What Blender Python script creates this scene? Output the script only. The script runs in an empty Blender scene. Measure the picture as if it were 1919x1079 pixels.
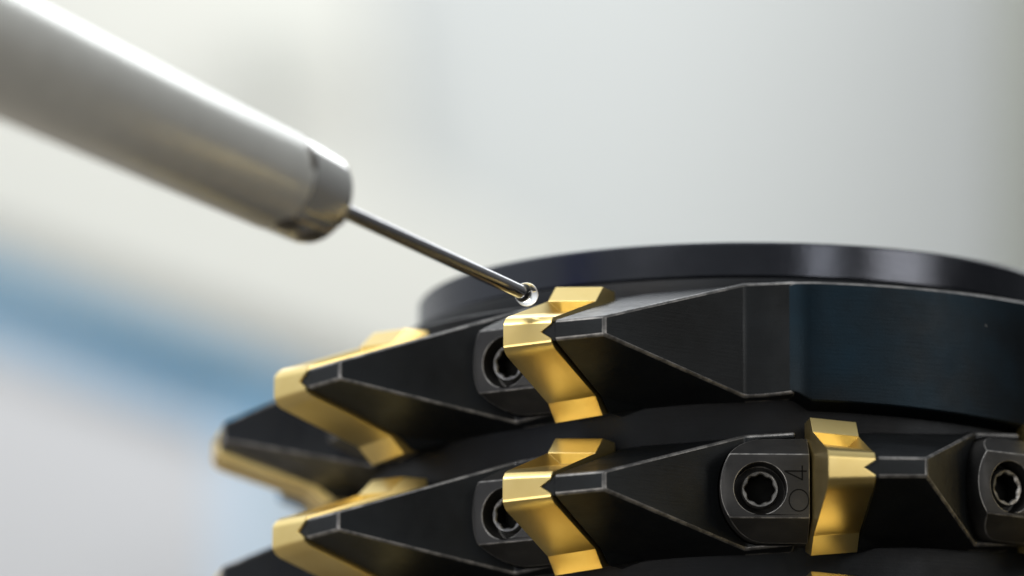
import bpy, bmesh, math, random
from mathutils import Vector, Matrix
random.seed(5)
S = 1e-4                       # one modelling unit is 0.1 mm
sc = bpy.context.scene
rad = math.radians

# ------------------------------------------------------------------ camera
D, CX, CY, PHI, ROLL = 11000.0, 1395.84, 757.07, rad(11.214), rad(0.211)
RIGHT = Vector((math.cos(ROLL), -math.sin(PHI)*math.sin(ROLL), math.cos(PHI)*math.sin(ROLL)))
UP = Vector((-math.sin(ROLL), -math.sin(PHI)*math.cos(ROLL), math.cos(PHI)*math.cos(ROLL)))
FWD = Vector((0, math.cos(PHI), math.sin(PHI)))
CAM = -(CX-959.5)*RIGHT + (CY-539.5)*UP - D*FWD
cd = bpy.data.cameras.new('camera'); cam = bpy.data.objects.new('camera', cd)
sc.collection.objects.link(cam); sc.camera = cam
m = Matrix.Identity(4)
for k in range(3):
    m[k][0] = RIGHT[k]; m[k][1] = UP[k]; m[k][2] = -FWD[k]; m[k][3] = CAM[k]*S
cam.matrix_world = m
cd.sensor_width = 36; cd.lens = 36*D/1919
cd.clip_start = 0.01; cd.clip_end = 50
cd.dof.use_dof = True
cd.dof.focus_distance = (D-850)*S
APERTURE = 280*S               # diameter of the lens opening in metres
cd.dof.aperture_fstop = (cd.lens/1000)/APERTURE
cd.dof.aperture_blades = 0

def at(x, y, depth):
    """photograph position and depth (0.1 mm) to a point of the place"""
    k = depth/D
    return CAM + RIGHT*((x-959.5)*k) + UP*(-(y-539.5)*k) + FWD*depth

# ------------------------------------------------------------------ world and lamps
w = bpy.data.worlds.new('World'); sc.world = w; w.use_nodes = True
nt = w.node_tree; nt.nodes.clear()
out = nt.nodes.new('ShaderNodeOutputWorld'); bg = nt.nodes.new('ShaderNodeBackground')
tc = nt.nodes.new('ShaderNodeTexCoord'); sx = nt.nodes.new('ShaderNodeSeparateXYZ')
mr = nt.nodes.new('ShaderNodeMapRange'); mr.inputs[1].default_value = -1; mr.inputs[2].default_value = 1
cr = nt.nodes.new('ShaderNodeValToRGB')
e = cr.color_ramp.elements
e[0].position = 0; e[0].color = (.12, .11, .095, 1)
e[1].position = 1; e[1].color = (.85, .88, .9, 1)
for p_, c_ in ((.42, (.22, .20, .17, 1)), (.52, (.30, .30, .30, 1)), (.7, (.55, .57, .58, 1))):
    q = e.new(p_); q.color = c_
nt.links.new(tc.outputs['Generated'], sx.inputs[0]); nt.links.new(sx.outputs[2], mr.inputs[0])
nt.links.new(mr.outputs[0], cr.inputs[0])
# the hall is dim behind the photographer and towards the right, bright at the far side and left
def lin(src, a, b, lo, hi):
    q = nt.nodes.new('ShaderNodeMapRange'); q.interpolation_type = 'SMOOTHSTEP'
    q.inputs[1].default_value = a; q.inputs[2].default_value = b
    q.inputs[3].default_value = lo; q.inputs[4].default_value = hi
    nt.links.new(src, q.inputs[0]); return q.outputs[0]
fy = lin(sx.outputs[1], -1, .6, .55, 1.0); fx = lin(sx.outputs[0], -1, 1, 2.5, .4)
mm = nt.nodes.new('ShaderNodeMath'); mm.operation = 'MULTIPLY'; nt.links.new(fy, mm.inputs[0]); nt.links.new(fx, mm.inputs[1])
sc_ = nt.nodes.new('ShaderNodeVectorMath'); sc_.operation = 'SCALE'
nt.links.new(cr.outputs[0], sc_.inputs[0]); nt.links.new(mm.outputs[0], sc_.inputs['Scale'])
nt.links.new(sc_.outputs[0], bg.inputs[0]); nt.links.new(bg.outputs[0], out.inputs[0])
bg.inputs[1].default_value = 0.8

def lamp(name, loc, target, size, power, col=(1, 1, 1), sy=None):
    l = bpy.data.lights.new(name, 'AREA'); l.energy = power; l.color = col
    l.shape = 'RECTANGLE'; l.size = size; l.size_y = sy or size
    o = bpy.data.objects.new(name, l); sc.collection.objects.link(o)
    o.location = loc
    o.rotation_euler = (Vector(target)-Vector(loc)).to_track_quat('-Z', 'Y').to_euler()
    return o
lamp('ceiling_lamp', (-0.55, -0.72, 0.76), (0, -0.05, 0), 0.35, 5.5, (1, .98, .94), .6)
lamp('strip_lamp', (0.42, -0.95, 0.27), (0, -0.06, 0.01), 0.05, 0.5, (1, .98, .95), .25)
lamp('side_lamp', (1.0, -0.75, 0.42), (0, 0, 0), 0.45, 3.6, (1, .96, .90), .5)
lamp('back_lamp', (0.1, 0.9, 0.75), (0, 0, 0), 0.9, 3.4, (.95, .98, 1), .4)
lamp('low_lamp', (-0.65, -0.95, -0.30), (0, 0, 0.02), 0.7, 3.4, (1, .95, .88), .4)
lamp('wall_lamp', (0.0, 2.3, 1.35), (-0.15, 5.0, 0.5), 1.6, 34.5, (1, 1, .99), .8)

sc.view_settings.view_transform = 'Standard'; sc.view_settings.look = 'None'
sc.view_settings.exposure = 0; sc.view_settings.gamma = 1
sc.render.engine = 'CYCLES'

# ------------------------------------------------------------------ materials
def mat(name):
    m = bpy.data.materials.new(name); m.use_nodes = True
    n = m.node_tree; b = n.nodes['Principled BSDF']
    return m, n, b
def noise(n, scale, detail=3, rough=.5, stretch=None):
    t = n.nodes.new('ShaderNodeTexCoord'); mp = n.nodes.new('ShaderNodeMapping')
    if stretch: mp.inputs['Scale'].default_value = stretch
    x = n.nodes.new('ShaderNodeTexNoise'); x.inputs['Scale'].default_value = scale
    x.inputs['Detail'].default_value = detail; x.inputs['Roughness'].default_value = rough
    n.links.new(t.outputs['Object'], mp.inputs[0]); n.links.new(mp.outputs[0], x.inputs['Vector'])
    return x
def ramp(n, src, stops):
    r = n.nodes.new('ShaderNodeValToRGB'); el = r.color_ramp.elements
    el[0].position, el[0].color = stops[0][0], (*stops[0][1], 1)
    el[1].position, el[1].color = stops[-1][0], (*stops[-1][1], 1)
    for p, c in stops[1:-1]:
        q = el.new(p); q.color = (*c, 1)
    n.links.new(src, r.inputs[0]); return r
def bump(n, b, src, strength, dist):
    u = n.nodes.new('ShaderNodeBump'); u.inputs['Strength'].default_value = strength
    u.inputs['Distance'].default_value = dist
    n.links.new(src, u.inputs['Height']); n.links.new(u.outputs[0], b.inputs['Normal']); return u

def black_oxide(name, lo, hi, r0, r1, spec=.5, metal=.55, big_scale=45, worn=0, worn_col=(.40, .39, .38)):
    """blackened steel with faint blotches, fine grain and a few bare specks; worn > 0 lets patches of bare steel through"""
    m, n, b = mat(name)
    big = noise(n, big_scale, 4, .6)
    c = ramp(n, big.outputs[0], [(.35, lo), (.52, tuple((a+d)/2 for a, d in zip(lo, hi))), (.68, hi)])
    fine = noise(n, 2500, 3, .7)
    vo = n.nodes.new('ShaderNodeTexVoronoi'); vo.inputs['Scale'].default_value = 190
    tcv = n.nodes.new('ShaderNodeTexCoord'); n.links.new(tcv.outputs['Object'], vo.inputs['Vector'])
    sp = n.nodes.new('ShaderNodeMapRange'); sp.inputs[1].default_value = .04; sp.inputs[2].default_value = .02
    sp.inputs[4].default_value = .5
    n.links.new(vo.outputs['Distance'], sp.inputs[0])
    gate = noise(n, 130, 1, .5); gm = n.nodes.new('ShaderNodeMath'); gm.operation = 'GREATER_THAN'; gm.inputs[1].default_value = .60
    n.links.new(gate.outputs[0], gm.inputs[0])
    mu = n.nodes.new('ShaderNodeMath'); mu.operation = 'MULTIPLY'
    n.links.new(sp.outputs[0], mu.inputs[0]); n.links.new(gm.outputs[0], mu.inputs[1])
    fac = mu.outputs[0]
    if worn:
        wn = noise(n, 330, 5, .7)
        mw = n.nodes.new('ShaderNodeMapRange'); mw.inputs[1].default_value = .42; mw.inputs[2].default_value = .58
        mw.inputs[3].default_value = worn*.08; mw.inputs[4].default_value = worn
        n.links.new(wn.outputs[0], mw.inputs[0])
        mxm = n.nodes.new('ShaderNodeMath'); mxm.operation = 'MAXIMUM'
        n.links.new(fac, mxm.inputs[0]); n.links.new(mw.outputs[0], mxm.inputs[1]); fac = mxm.outputs[0]
    mx = n.nodes.new('ShaderNodeMix'); mx.data_type = 'RGBA'
    n.links.new(fac, mx.inputs[0]); n.links.new(c.outputs[0], mx.inputs[6])
    mx.inputs[7].default_value = (*worn_col, 1)
    n.links.new(mx.outputs[2], b.inputs['Base Color'])
    rr = n.nodes.new('ShaderNodeMapRange'); rr.inputs[3].default_value = r0; rr.inputs[4].default_value = r1
    rr.inputs[1].default_value = .3; rr.inputs[2].default_value = .7
    smudge = noise(n, 110, 6, .65)
    n.links.new(smudge.outputs[0], rr.inputs[0]); n.links.new(rr.outputs[0], b.inputs['Roughness'])
    b.inputs['Metallic'].default_value = metal; b.inputs['Specular IOR Level'].default_value = spec
    lines = noise(n, 1, 2, .5, (150, 150, 3200))       # faint tool marks running round the part
    ad = n.nodes.new('ShaderNodeMath'); ad.operation = 'ADD'
    n.links.new(fine.outputs[0], ad.inputs[0]); n.links.new(lines.outputs[0], ad.inputs[1])
    bump(n, b, ad.outputs[0], .16, 1.5*S)
    return m
M_TOOTH = black_oxide('black_oxide_steel', (.008, .009, .010), (.016, .019, .022), .30, .52, .36)
M_EDGE = black_oxide('worn_edge_steel', (.06, .06, .062), (.11, .11, .11), .34, .52, .5, .7, worn=.45)
M_HUB = black_oxide('blued_steel', (.011, .012, .013), (.011, .025, .038), .36, .48, .30, .9, big_scale=28)
M_ROOT = black_oxide('dark_root_steel', (.010, .010, .011), (.015, .018, .022), .40, .55, .30, big_scale=35)
M_FLANGE = black_oxide('satin_black_steel', (.050, .053, .062), (.065, .070, .085), .17, .26, .42, 1.0, big_scale=20)
M_CLAMP = black_oxide('matt_clamp_steel', (.026, .026, .027), (.050, .049, .048), .36, .56, .5, big_scale=90)
M_CLAMP_EDGE = black_oxide('worn_clamp_edge', (.06, .06, .06), (.12, .12, .12), .35, .5, .5, .7, worn=.55)
M_SCREW = black_oxide('dark_screw_steel', (.08, .08, .08), (.16, .16, .16), .28, .42, .5, .85, big_scale=200, worn=.5)

def gold():
    m, n, b = mat('titanium_nitride_gold')
    big = noise(n, 160, 3, .5); fine = noise(n, 2600, 2, .6)
    c = ramp(n, big.outputs[0], [(.3, (.82, .63, .25)), (.7, (.88, .70, .31))])
    n.links.new(c.outputs[0], b.inputs['Base Color'])
    b.inputs['Metallic'].default_value = 1
    rr = n.nodes.new('ShaderNodeMapRange'); rr.inputs[3].default_value = .30; rr.inputs[4].default_value = .34
    n.links.new(fine.outputs[0], rr.inputs[0]); n.links.new(rr.outputs[0], b.inputs['Roughness'])
    return m
M_GOLD = gold()
def simple(name, col, rough, metal=0, var=.06, scale=8):
    m, n, b = mat(name)
    x = noise(n, scale, 3)
    c = ramp(n, x.outputs[0], [(.3, tuple(v*(1-var) for v in col)), (.7, tuple(min(1, v*(1+var)) for v in col))])
    n.links.new(c.outputs[0], b.inputs['Base Color'])
    b.inputs['Roughness'].default_value = rough; b.inputs['Metallic'].default_value = metal
    return m
M_PROBE = simple('satin_steel', (.92, .93, .89), .30, .55, .04, 300)
M_COLLAR = simple('polished_steel', (.80, .80, .77), .15, .85, .04, 300)
M_PROBE_DARK = simple('dark_recess_and_shade', (.16, .15, .14), .4, .8, .2, 300)
M_STEM = simple('polished_carbide', (.50, .50, .52), .13, 1, .05, 400)
M_MARK = simple('engraving_black', (.008, .008, .008), .8, 0, .2, 500)
M_SOCKET = simple('socket_black', (.006, .006, .006), .6, .3, .2, 500)
M_MARK.node_tree.nodes['Principled BSDF'].inputs['Specular IOR Level'].default_value = .05
M_SOCKET.node_tree.nodes['Principled BSDF'].inputs['Specular IOR Level'].default_value = .05
def glass():
    m, n, b = mat('clear_sapphire')
    b.inputs['Base Color'].default_value = (.98, .99, 1, 1); b.inputs['Roughness'].default_value = .015
    b.inputs['Transmission Weight'].default_value = 1; b.inputs['IOR'].default_value = 1.6
    return m
M_GLASS = glass()
M_WALL = simple('cool_grey_paint', (.505, .53, .532), .7, 0, .02, 1)
M_CREAM = simple('cream_paint', (.60, .605, .565), .6, 0, .02, 1)
M_WHITE = simple('white_paint', (.545, .555, .575), .6, 0, .02, 1)
M_BLUE = simple('blue_paint', (.03, .27, .50), .5, 0, .05, 2)
M_PALEBLUE = simple('pale_blue_paint', (.42, .58, .74), .5, 0, .05, 2)
M_OLIVE = simple('olive_grey_paint', (.15, .158, .125), .6, 0, .05, 2)
M_GREYSOFT = simple('mid_grey_paint', (.50, .52, .49), .6, 0, .05, 2)

# ------------------------------------------------------------------ mesh helpers (0.1 mm in, metres out)
def mesh_obj(name, verts, faces, material, parent=None, smooth=False, bevel=0, segs=2, tri=False):
    me = bpy.data.meshes.new(name)
    me.from_pydata([tuple(c*S for c in v) for v in verts], [], faces)
    bm = bmesh.new(); bm.from_mesh(me)
    bmesh.ops.recalc_face_normals(bm, faces=bm.faces)
    if bevel:
        ed = [x for x in bm.edges if len(x.link_faces) == 2 and x.calc_face_angle(0) > rad(14)]
        bmesh.ops.bevel(bm, geom=ed, offset=bevel*S, segments=segs, affect='EDGES', profile=.5, clamp_overlap=True)
    bm.to_mesh(me); bm.free()
    me.materials.append(material)
    for p in me.polygons: p.use_smooth = smooth
    if smooth: me.set_sharp_from_angle(angle=rad(32))
    o = bpy.data.objects.new(name, me); sc.collection.objects.link(o)
    if parent: o.parent = parent
    return o
def lathe(name, prof, material, parent=None, seg=256, bevel=0, closed=True):
    n = len(prof); v = []; f = []
    for k in range(seg):
        a = 2*math.pi*k/seg
        for r, z in prof: v.append((r*math.sin(a), -r*math.cos(a), z))
    for k in range(seg):
        j = (k+1) % seg
        for i in range(n-1): f.append((k*n+i, j*n+i, j*n+i+1, k*n+i+1))
    if closed:
        f.append([k*n for k in range(seg)]); f.append([k*n+n-1 for k in range(seg)][::-1])
    return mesh_obj(name, v, f, material, parent, smooth=True, bevel=bevel)
def thing(name, label, cat, loc=(0, 0, 0)):
    o = bpy.data.objects.new(name, None); sc.collection.objects.link(o)
    o.empty_display_size = .01
    o.location = loc; o['label'] = label; o['category'] = cat
    return o
def P(r, deg, z):
    a = rad(deg); return (r*math.sin(a), -r*math.cos(a), z)

# ------------------------------------------------------------------ the cutter
T1, DEL, PITCH, MID0 = 5.826, 360/11, 269.514, 15.118-33
cutter = thing('milling_cutter', 'black steel gear hob with spiral rows of gold coated inserts under the probe', 'milling cutter')
KH = PITCH/360                 # rise of the thread per degree

lathe('flange', [(0.1, 184), (560, 184), (604, 185.5), (609, 184), (612.5, 180), (612.5, 124), (609, 120.5), (590, 120)], M_FLANGE, cutter, 320)
lathe('neck', [(590, 125), (590, 116), (632, 115), (638, 113), (641, 108), (641, 70), (600, 66)], M_ROOT, cutter, 320, closed=False)
ROOT = 720
lathe('hub', [(500, 70), (640, 70), (716, 70), (ROOT, 67), (ROOT, -900), (300, -900)], M_ROOT, cutter, 320, closed=False)

RR = ROOT-12
def section(deg, rf, half, sh=((728, 101), (735, 98)), hroot=106):
    zc = KH*deg
    pts = [(RR, -hroot), (sh[0][0], -sh[0][1]), (sh[1][0], -sh[1][1]), (rf, -half), (rf, half), (RR, hroot)]
    return [P(r, deg, zc+z) for r, z in pts]
def plane_section(t, rf, half, sh, hroot=106):
    """section lying in the plane parallel to the insert's front face, t to its right"""
    zc = KH*5
    pts = [(RR, -hroot-5), (sh[0][0], -sh[0][1]), (sh[1][0], -sh[1][1]), (rf, -half), (rf, half), (RR, hroot)]
    return [(t, -math.sqrt(r*r-t*t), zc+z) for r, z in pts]
def tooth_mesh(pocket):
    secs = [plane_section(86, 982, 17.5, ((768, 112), (800, 87))), section(10.4, 979, 17, ((724, 102), (733, 97))),
            section(24.6, 748, 101, ((722, 106), (730, 104)))]
    if pocket: secs.append(section(31.2, 766, 99, ((722, 106), (730, 104))))
    else: secs += [section(26.6, 745.5, 101, ((722, 106), (730, 104))), section(28.6, 747.5, 100.5, ((722, 106), (730, 104))), section(31.4, 757, 99, ((722, 106), (730, 104)))]
    v = [p for s in secs for p in s]; f = []; q = 6
    for k in range(len(secs)-1):
        for i in range(q): f.append((k*q+i, k*q+(i+1) % q, (k+1)*q+(i+1) % q, (k+1)*q+i))
    f.append(tuple(range(q))); n = len(secs)-1; f.append(tuple(n*q+i for i in range(q))[::-1])
    return mesh_obj('tooth', v, f, M_TOOTH, None, bevel=0)

# clamp frame: its own azimuth, x tangential (right), n outward
PSI = -4.8; N0 = 820; ZC = -6
def CF(u, n, z):
    a = rad(PSI); ux, uy = math.cos(a), math.sin(a); nx, ny = math.sin(a), -math.cos(a)
    return (u*ux+n*nx, u*uy+n*ny, z+ZC)
def outline(z, g=0):
    """left end of the clamp's rounded plan at height z"""
    zz = min(abs(z)/(92+g), 1)
    return -91-g + 84*(1-(1-zz**2.1)**(1/2.1))
ZS = [-92, -90.5, -87.5, -83, -78, -73, -67, -61, -56, -50, -40, -28, -14, 0, 14, 28, 40, 50, 56, 61, 67, 73, 78, 83, 87.5, 90.5, 92]
def wedge_n(z):
    return N0 if abs(z) <= 56 else N0-(abs(z)-56)*1.55
UR = 64
HOLE = 45.5; HU, HZ = -21.5, -4
def plan_poly(g=0, ur=UR):
    pts = [(outline(z*(92+g)/92, g), z*(92+g)/92) for z in ZS]
    return pts + [(ur, 92+g), (ur, -92-g)]
def cutter_prism(g, ur, n0, n1, scale_z=1):
    pl = plan_poly(g, ur); k = len(pl)
    v = [CF(u, n0, z) for u, z in pl] + [CF(u, n1, z) for u, z in pl]
    f = [list(range(k)), list(range(k, 2*k))[::-1]] + [(i, (i+1) % k, (i+1) % k+k, i+k) for i in range(k)]
    return v, f
def apply_bool(o, cutv, cutf, op='DIFFERENCE'):
    c = mesh_obj('cut_tool', cutv, cutf, M_TOOTH)
    md = o.modifiers.new('b', 'BOOLEAN'); md.operation = op; md.object = c; md.solver = 'EXACT'
    dg = bpy.context.evaluated_depsgraph_get()
    me = bpy.data.meshes.new_from_object(o.evaluated_get(dg))
    o.modifiers.clear(); o.data = me
    bpy.data.objects.remove(c)
def edge_bevel(o, w, ang=14, segs=2, edge_mat=None, keep=None, clamp=True):
    bm = bmesh.new(); bm.from_mesh(o.data)
    bmesh.ops.remove_doubles(bm, verts=bm.verts, dist=.3*S)
    ed = [x for x in bm.edges if len(x.link_faces) == 2 and x.calc_face_angle(0) > rad(ang)]
    bmesh.ops.bevel(bm, geom=ed, offset=w*S, segments=segs, affect='EDGES', profile=.5, clamp_overlap=clamp, material=1 if edge_mat else -1)
    if edge_mat:
        o.data.materials.append(edge_mat)
        if keep:
            for fc in bm.faces:
                if fc.material_index == 1 and not keep(fc.calc_center_median()/S): fc.material_index = 0
    bm.to_mesh(o.data); bm.free()
    for p in o.data.polygons: p.use_smooth = True
    o.data.set_sharp_from_angle(angle=rad(50))
    wn = o.modifiers.new('w', 'WEIGHTED_NORMAL'); wn.keep_sharp = True; wn.weight = 100

def on_ridge(c):
    """only the ridge lines where crest and relief meet the flanks are rubbed bare"""
    az = math.degrees(math.atan2(c.x, -c.y)); z = abs(c.z-KH*az)
    if c.x < 93: return False
    if az < 10.9: return z < 21
    t = (c.x-176)/135
    half = 17+84*t if az < 24.6 else 101-(az-24.6)*.3
    return abs(z-half) < 6
# tooth with the clamp pocket of the insert that follows it, plus the one plain tooth
plain = tooth_mesh(False); edge_bevel(plain, 4.6, 14, 3, M_EDGE, on_ridge)
pocketed = tooth_mesh(True); edge_bevel(pocketed, 4.6, 14, 3, M_EDGE, on_ridge)
def rot_pts(v, deg, dz):
    a = rad(deg); c, s = math.cos(a), math.sin(a)
    # azimuth grows to the right: x = r sin, y = -r cos  => rotate counter-clockwise seen from above
    return [(x*c-y*s, x*s+y*c, z+dz) for x, y, z in v]
cv, cf = cutter_prism(3, 100, 700, 1050)
pm = [x for x in pocketed.modifiers]
for x in pm: pocketed.modifiers.remove(x)
apply_bool(pocketed, rot_pts(cv, DEL, KH*DEL), cf)
for p in pocketed.data.polygons: p.use_smooth = True
pocketed.data.set_sharp_from_angle(angle=rad(50))
x = pocketed.modifiers.new('w', 'WEIGHTED_NORMAL'); x.keep_sharp = True; x.weight = 100

# insert
def insert_mesh():
    up = [(735, 119), (797, 119), (826, 89), (974, 37), (984, 33.5), (992, 28), (998, 20), (999.5, 14)]
    dn = [(999.5, -18), (998, -24), (992, -32), (984, -37.5), (974, -41), (826, -94), (797, -124), (735, -108)]
    fr = up + dn; n = len(fr)
    v = [(0.0, -r, z) for r, z in fr]
    bk = []
    for r, z in fr:
        s_ = 7 if abs(z) > 30 else 3
        rr = r-14 if r > 740 else r
        bk.append((84.0, -math.sqrt(rr*rr-84*84), z-math.copysign(s_, z)+KH*4.8))
    v += bk
    f = [(i, (i+1) % n, (i+1) % n+n, i+n) for i in range(n) if i not in (2, 7)]
    N = len(v); zc = KH*4.5
    v += [(64.0, bk[7][1]-2, zc-2), (84.0, bk[7][1]+60, zc-2)]       # notch point, groove foot
    f += [(7, 8, N), (8, 8+n, N), (7, N, 7+n), (7+n, N, N+1), (N, 8+n, N+1)]
    # the upper flank dips to a short valley before the land
    for b_, c_, z1, z2 in ((2, 3, 69, 68),):
        a = len(v)
        v += [(19.0, -813, z1), (66.0, -798, z2)]
        f += [(c_, a, b_), (c_, c_+n, a+1, a), (c_+n, b_+n, a+1), (b_, a, a+1, b_+n)]
    f.append(list(range(n)))
    f.append(([i+n for i in range(8)] + [N+1] + [i+n for i in range(8, n)])[::-1])
    o = mesh_obj('insert', v, f, M_GOLD)
    bm = bmesh.new(); bm.from_mesh(o.data)
    bmesh.ops.triangulate(bm, faces=[x for x in bm.faces if len(x.verts) > 4])
    bmesh.ops.recalc_face_normals(bm, faces=bm.faces)
    ed = [x for x in bm.edges if len(x.link_faces) == 2 and x.calc_face_angle(0) > rad(24.6)]
    bmesh.ops.bevel(bm, geom=ed, offset=1.1*S, segments=2, affect='EDGES', profile=.5, clamp_overlap=True)
    bm.to_mesh(o.data); bm.free()
    for p in o.data.polygons: p.use_smooth = True
    o.data.set_sharp_from_angle(angle=rad(32))
    wn = o.modifiers.new('w', 'WEIGHTED_NORMAL'); wn.keep_sharp = True; wn.weight = 100
    return o
insert0 = insert_mesh()
# nose of the tooth that fills the notch behind the insert
def nose_mesh():
    zc = KH*4.6
    v = [(65.5, -980, zc-2), (88, -977, zc+15), (88, -977, zc-19), (88, -905, zc-2), (72, -962, zc+4), (72, -962, zc-8)]
    f = [(0, 1, 2), (0, 2, 5), (0, 4, 1), (5, 2, 3), (4, 3, 1), (0, 5, 3, 4), (1, 3, 2)]
    return mesh_obj('seat_nose', v, f, M_TOOTH, None)
nose0 = nose_mesh()

# clamp wedge with bored hole
def wedge_mesh():
    v = []; f = []
    zs = ZS; n = len(zs)
    for z in zs:
        nn = wedge_n(z); u0 = outline(z); u1 = max(u0+5, -79)
        v += [CF(u0, nn-max(0, -79-u0)*.42, z), CF(u1, nn, z), CF(UR, nn, z), CF(u0, 690, z), CF(UR, 690, z)]
    for i in range(n-1):
        a, b = i*5, (i+1)*5
        f += [(a, a+1, b+1, b), (a+1, a+2, b+2, b+1), (a, b, b+3, a+3), (a+2, a+4, b+4, b+2), (a+3, b+3, b+4, a+4)]
    e_ = (n-1)*5
    f += [(0, 3, 4, 2, 1), (e_, e_+1, e_+2, e_+4, e_+3)]
    o = mesh_obj('clamp_wedge', v, f, M_CLAMP)
    k = 64; hv = []; 
    for nn in (N0-46, N0+30):
        for i in range(k):
            a = 2*math.pi*i/k
            hv.append(CF(HU+HOLE*math.cos(a), nn, HZ+HOLE*math.sin(a)))
    hf = [list(range(k)), list(range(k, 2*k))[::-1]] + [(i, (i+1) % k, (i+1) % k+k, i+k) for i in range(k)]
    apply_bool(o, hv, hf)
    edge_bevel(o, 1.7, 24, 2, M_CLAMP_EDGE, None, False)
    return o
wedge0 = wedge_mesh()
def screw_mesh(turn):
    k = 96; v = []; rings = []
    def ring(fn, n):
        b = len(v)
        for i in range(k):
            a = 2*math.pi*i/k; r = fn(a); v.append(CF(HU+r*math.cos(a), n, HZ+r*math.sin(a)))
        rings.append(b)
    tor = lambda s: (lambda a: s*(24.0+1.5*math.cos(8*a+turn)))
    ring(lambda a: 30, N0-46); ring(lambda a: 33, N0-24); ring(lambda a: 32.5, N0-15); ring(lambda a: 30.5, N0-12)
    ring(tor(1.12), N0-12.5); ring(tor(1.04), N0-15); ring(tor(1.0), N0-45)
    f = []
    for a, b in zip(rings, rings[1:]):
        for i in range(k): f.append((a+i, a+(i+1) % k, b+(i+1) % k, b+i))
    f.append([rings[-1]+i for i in range(k)])
    o = mesh_obj('clamp_screw', v, f, M_SCREW, None, smooth=True)
    o.data.materials.append(M_SOCKET)
    for p in o.data.polygons[5*k:]: p.material_index = 1
    return o
screws = [screw_mesh(t) for t in (.5, 3.4, 1.9, 5.0)]
def socket_mesh():
    k = 32
    v = [CF(HU+27*math.cos(2*math.pi*i/k), N0-43, HZ+27*math.sin(2*math.pi*i/k)) for i in range(k)]
    return mesh_obj('socket_floor', v, [list(range(k))], M_SOCKET, None)
socket0 = socket_mesh()
# engraved 04, read upwards, beside the screw: thin filled strokes
def marks_mesh():
    v = []; f = []
    def stroke(p, q, w=1.3):
        (a, b), (c, d) = p, q
        L = math.hypot(c-a, d-b); dx, dy = -(d-b)/L*w, (c-a)/L*w
        i = len(v)
        for (u, z) in ((a+dx, b+dy), (a-dx, b-dy), (c-dx, d-dy), (c+dx, d+dy)): v.append(CF(u, N0+.5, z))
        for (u, z) in ((a+dx, b+dy), (a-dx, b-dy), (c-dx, d-dy), (c+dx, d+dy)): v.append(CF(u, N0-.2, z))
        f.append((i, i+1, i+2, i+3))
    # figure 4: stem, bar, slope
    stroke((20, 26), (59, 26)); stroke((51, 36), (51, 10)); stroke((51, 11), (21, 25.5))
    k = 28
    pts = [(45+17*math.cos(2*math.pi*i/k), -25+19*math.sin(2*math.pi*i/k)) for i in range(k)]
    for i in range(k): stroke(pts[i], pts[(i+1) % k], 1.1)
    return mesh_obj('engraved_number', v, f, M_MARK, None)
marks0 = marks_mesh()

def copy_part(src, parent, deg, z, used):
    if src.name not in used: used.add(src.name); c = src
    else: c = src.copy(); sc.collection.objects.link(c)
    c.parent = parent
    if deg is not None:
        c.rotation_euler = (0, 0, rad(deg)); c.location = (0, 0, z*S)
    return c
used = set()
for j in range(2, 37):
    th = T1-(j-1)*DEL
    az = (th+180) % 360-180
    if abs(az) > 128: continue
    z = MID0+KH*th
    zz = z
    body = plain if j == 2 else pocketed
    b = copy_part(body, cutter, th, z, used)
    nose = copy_part(nose0, b, 0, 0, used)
    copy_part(insert0, cutter, th, z, used)
    wdg = copy_part(wedge0, cutter, th, z, used)
    s_ = copy_part(screws[j % 4], wdg, 0, 0, used)
    copy_part(socket0, wdg, 0, 0, used)
    if az > -20: copy_part(marks0, wdg, 0, 0, used)

# smooth run-out band of the thread at the top right
def band_mesh():
    st = [(2.6, 744, -106), (4.4, 761, -109), (6.6, 765, -126), (12, 764, -127), (18, 762, -129), (27, 758, -133), (40, 752, -140), (60, 745, -150), (90, 738, -160), (125, 730, -170)]
    # resample finely
    fine = []
    for (a, r, z), (a2, r2, z2) in zip(st, st[1:]):
        n = max(1, int((a2-a)/1.5))
        for i in range(n):
            t = i/n; fine.append((a+(a2-a)*t, r+(r2-r)*t, z+(z2-z)*t))
    fine.append(st[-1])
    v = []; f = []
    for a, r, zl in fine:
        v += [P(ROOT-10, a, zl-16), P(r-2, a, zl-3), P(r, a, zl), P(r, a, min(79, 74+2.6*(a-2.6))), P(r-5, a, min(84, 79+2.6*(a-2.6))), P(ROOT-10, a, 84)]
    n = len(fine)
    for k in range(n-1):
        for i in range(5): f.append((k*6+i, k*6+i+1, k*6+i+7, k*6+i+6))
        f.append((k*6+5, k*6, k*6+6, k*6+11))
    f.append([0, 1, 2, 3, 4, 5]); f.append([(n-1)*6+i for i in range(6)][::-1])
    o = mesh_obj('thread_end', v, f, M_HUB, cutter, smooth=True)
    o.data.materials.append(M_EDGE)
    for p in o.data.polygons[:6*(n-1)]:
        if p.index % 6 == 3: p.material_index = 1
    return o
band_mesh()

# ------------------------------------------------------------------ the touch probe
probe = thing('touch_probe', 'steel measuring probe with thin stem and clear ball tip touching the gold insert', 'touch probe')
dball = D-905*math.cos(PHI)
BALL = at(986.5, 551.5, dball)
DIR = (at(604, 376, dball-420)-BALL).normalized()      # from ball towards the body
q = DIR.to_track_quat('Z', 'Y').to_matrix()
def along(name, prof, mat_, parent, seg=64, sm=True):
    n = len(prof); v = []; f = []
    for k in range(seg):
        a = 2*math.pi*k/seg
        for r, s in prof: v.append(tuple(BALL + q @ Vector((r*math.cos(a), r*math.sin(a), s))))
    for k in range(seg):
        j = (k+1) % seg
        for i in range(n-1): f.append((k*n+i, j*n+i, j*n+i+1, k*n+i+1))
    f.append([k*n for k in range(seg)]); f.append([k*n+n-1 for k in range(seg)][::-1])
    return mesh_obj(name, v, f, mat_, parent, smooth=sm)
LEN = (at(604, 376, dball-420)-BALL).length
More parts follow.
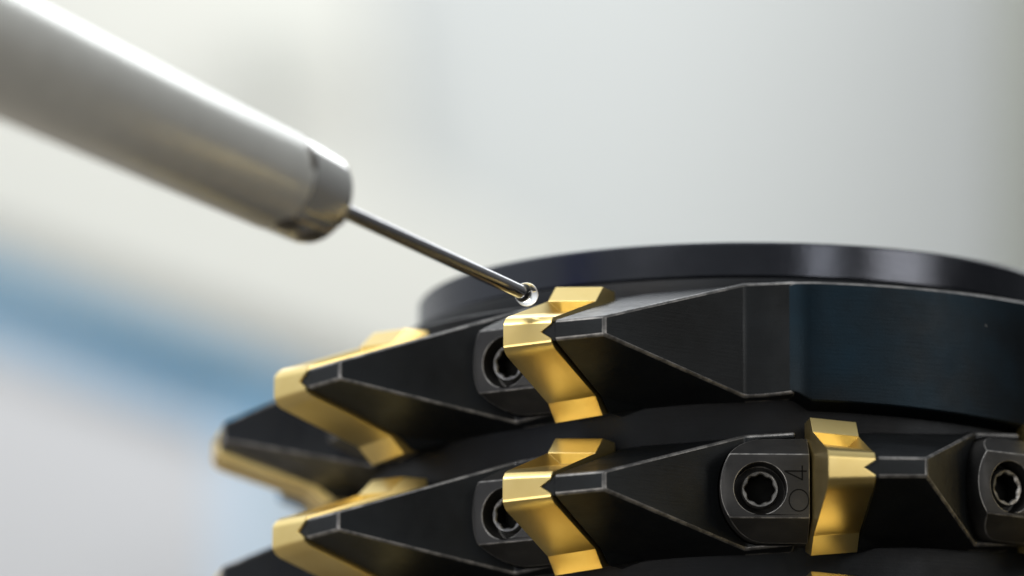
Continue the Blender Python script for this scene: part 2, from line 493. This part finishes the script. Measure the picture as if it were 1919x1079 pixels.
along('stem', [(10.5, 2), (12, 4), (12.3, 60), (12.6, LEN+30)], M_STEM, probe, 48)
# ball
bm = bmesh.new(); bmesh.ops.create_uvsphere(bm, u_segments=48, v_segments=32, radius=20.6*S)
me = bpy.data.meshes.new('ball_tip'); bm.to_mesh(me); bm.free()
for p in me.polygons: p.use_smooth = True
me.materials.append(M_GLASS)
bo = bpy.data.objects.new('ball_tip', me); sc.collection.objects.link(bo); bo.location = BALL*S; bo.parent = probe
B0 = LEN+2
along('probe_nose', [(16, B0+4), (50, B0), (70, B0+5), (78, B0+14), (81, B0+26), (83, B0+118)], M_COLLAR, probe, 96)
along('probe_body', [(70, B0+118), (83, B0+118.4), (84, B0+120), (98, B0+860), (118, B0+1900)], M_PROBE, probe, 96)
AX = q @ Vector((0, 0, 1))
C0 = (-FWD - AX*(-FWD).dot(AX)).normalized()           # towards the lens, square to the axis
W0 = AX.cross(C0)
if W0.dot(UP) < 0: W0 = -W0
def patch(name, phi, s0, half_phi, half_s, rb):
    """a dark patch, for recesses and for painted shade, fitting the barrel's round surface"""
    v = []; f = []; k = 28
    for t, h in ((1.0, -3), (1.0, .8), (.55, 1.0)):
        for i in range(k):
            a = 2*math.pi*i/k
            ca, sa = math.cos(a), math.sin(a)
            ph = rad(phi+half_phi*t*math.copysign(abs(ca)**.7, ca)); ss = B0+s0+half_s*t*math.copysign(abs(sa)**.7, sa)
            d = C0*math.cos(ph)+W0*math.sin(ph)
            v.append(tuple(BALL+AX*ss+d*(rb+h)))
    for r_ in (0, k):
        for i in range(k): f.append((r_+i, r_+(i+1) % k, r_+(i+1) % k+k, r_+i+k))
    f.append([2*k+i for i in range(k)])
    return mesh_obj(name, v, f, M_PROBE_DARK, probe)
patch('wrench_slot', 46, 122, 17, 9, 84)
patch('hole_and_shade_patch', -46, 112, 12, 20, 83.5)
patch('hole_and_shade_patch', -50, 46, 15, 20, 82)
patch('hole_and_shade_patch', -12, 24, 8, 12, 80)  # dark spot painted in for shade on the nose, no hole here

# ------------------------------------------------------------------ background: machine enclosure
def slab(name, pts, depth, thick, material, kind=None, label=None, cat=None):
    fr = [at(x, y, depth) for x, y in pts]; n = len(fr)
    bk = [p+FWD*thick for p in fr]
    v = [tuple(p) for p in fr+bk]
    f = [list(range(n)), list(range(n, 2*n))[::-1]] + [(i, (i+1) % n, (i+1) % n+n, i+n) for i in range(n)]
    o = mesh_obj(name, v, f, material)
    if kind: o['kind'] = kind
    if label: o['label'] = label; o['category'] = cat
    return o
slab('wall', [(-2500, -2200), (4400, -2200), (4400, 3000), (-2500, 3000)], 50000, 800, M_WALL, 'structure')
slab('cream_panel', [(-700, -500), (380, -500), (690, -60), (730, 330), (1250, 640), (1250, 900), (-700, 230)], 49000, 300, M_CREAM,
     label='cream coloured panel blurred behind the probe', cat='panel')
slab('white_cover', [(-900, 440), (455, 745), (480, 1700), (-900, 1700)], 46600, 300, M_WHITE,
     label='pale machine cover blurred below the blue rail', cat='cover')
slab('blue_rail', [(-700, 272), (470, 706), (600, 765), (600, 845), (470, 783), (-700, 350)], 46400, 150, M_BLUE,
     label='blurred blue rail running down behind the black cutter', cat='rail')
slab('pale_blue_post', [(440, 800), (530, 820), (530, 1700), (440, 1700)], 45000, 300, M_PALEBLUE,
     label='pale blue upright blurred left of the lower gold inserts', cat='post')
slab('olive_post', [(1905, -900), (2500, -900), (2500, 1700), (1925, 1700)], 45000, 500, M_OLIVE,
     label='dark olive upright blurred at the right edge', cat='post')

slab('grey_box', [(455, 10), (600, 30), (590, 120), (470, 130)], 48000, 200, M_GREYSOFT,
     label='small grey box blurred above the probe on the cream panel', cat='box')
# unseen blue upright, added left of view for a mirrored streak on the flange
v = []
for (x, y) in ((-6000, -3450), (-5800, -2950), (-5200, -3100), (-5400, -3600)):
    v += [(x, y, -3000), (x, y, 6000)]
o = mesh_obj('added_blue_upright', v, [(0, 2, 3, 1), (2, 4, 5, 3), (4, 6, 7, 5), (6, 0, 1, 7), (0, 6, 4, 2), (1, 3, 5, 7)],
             simple('deep_blue_paint', (.12, .20, .95), .45, 0, .05, 3), bevel=30)
o['label'] = 'unseen deep blue upright added left of the cutter, mirrored in its flange'; o['category'] = 'upright'
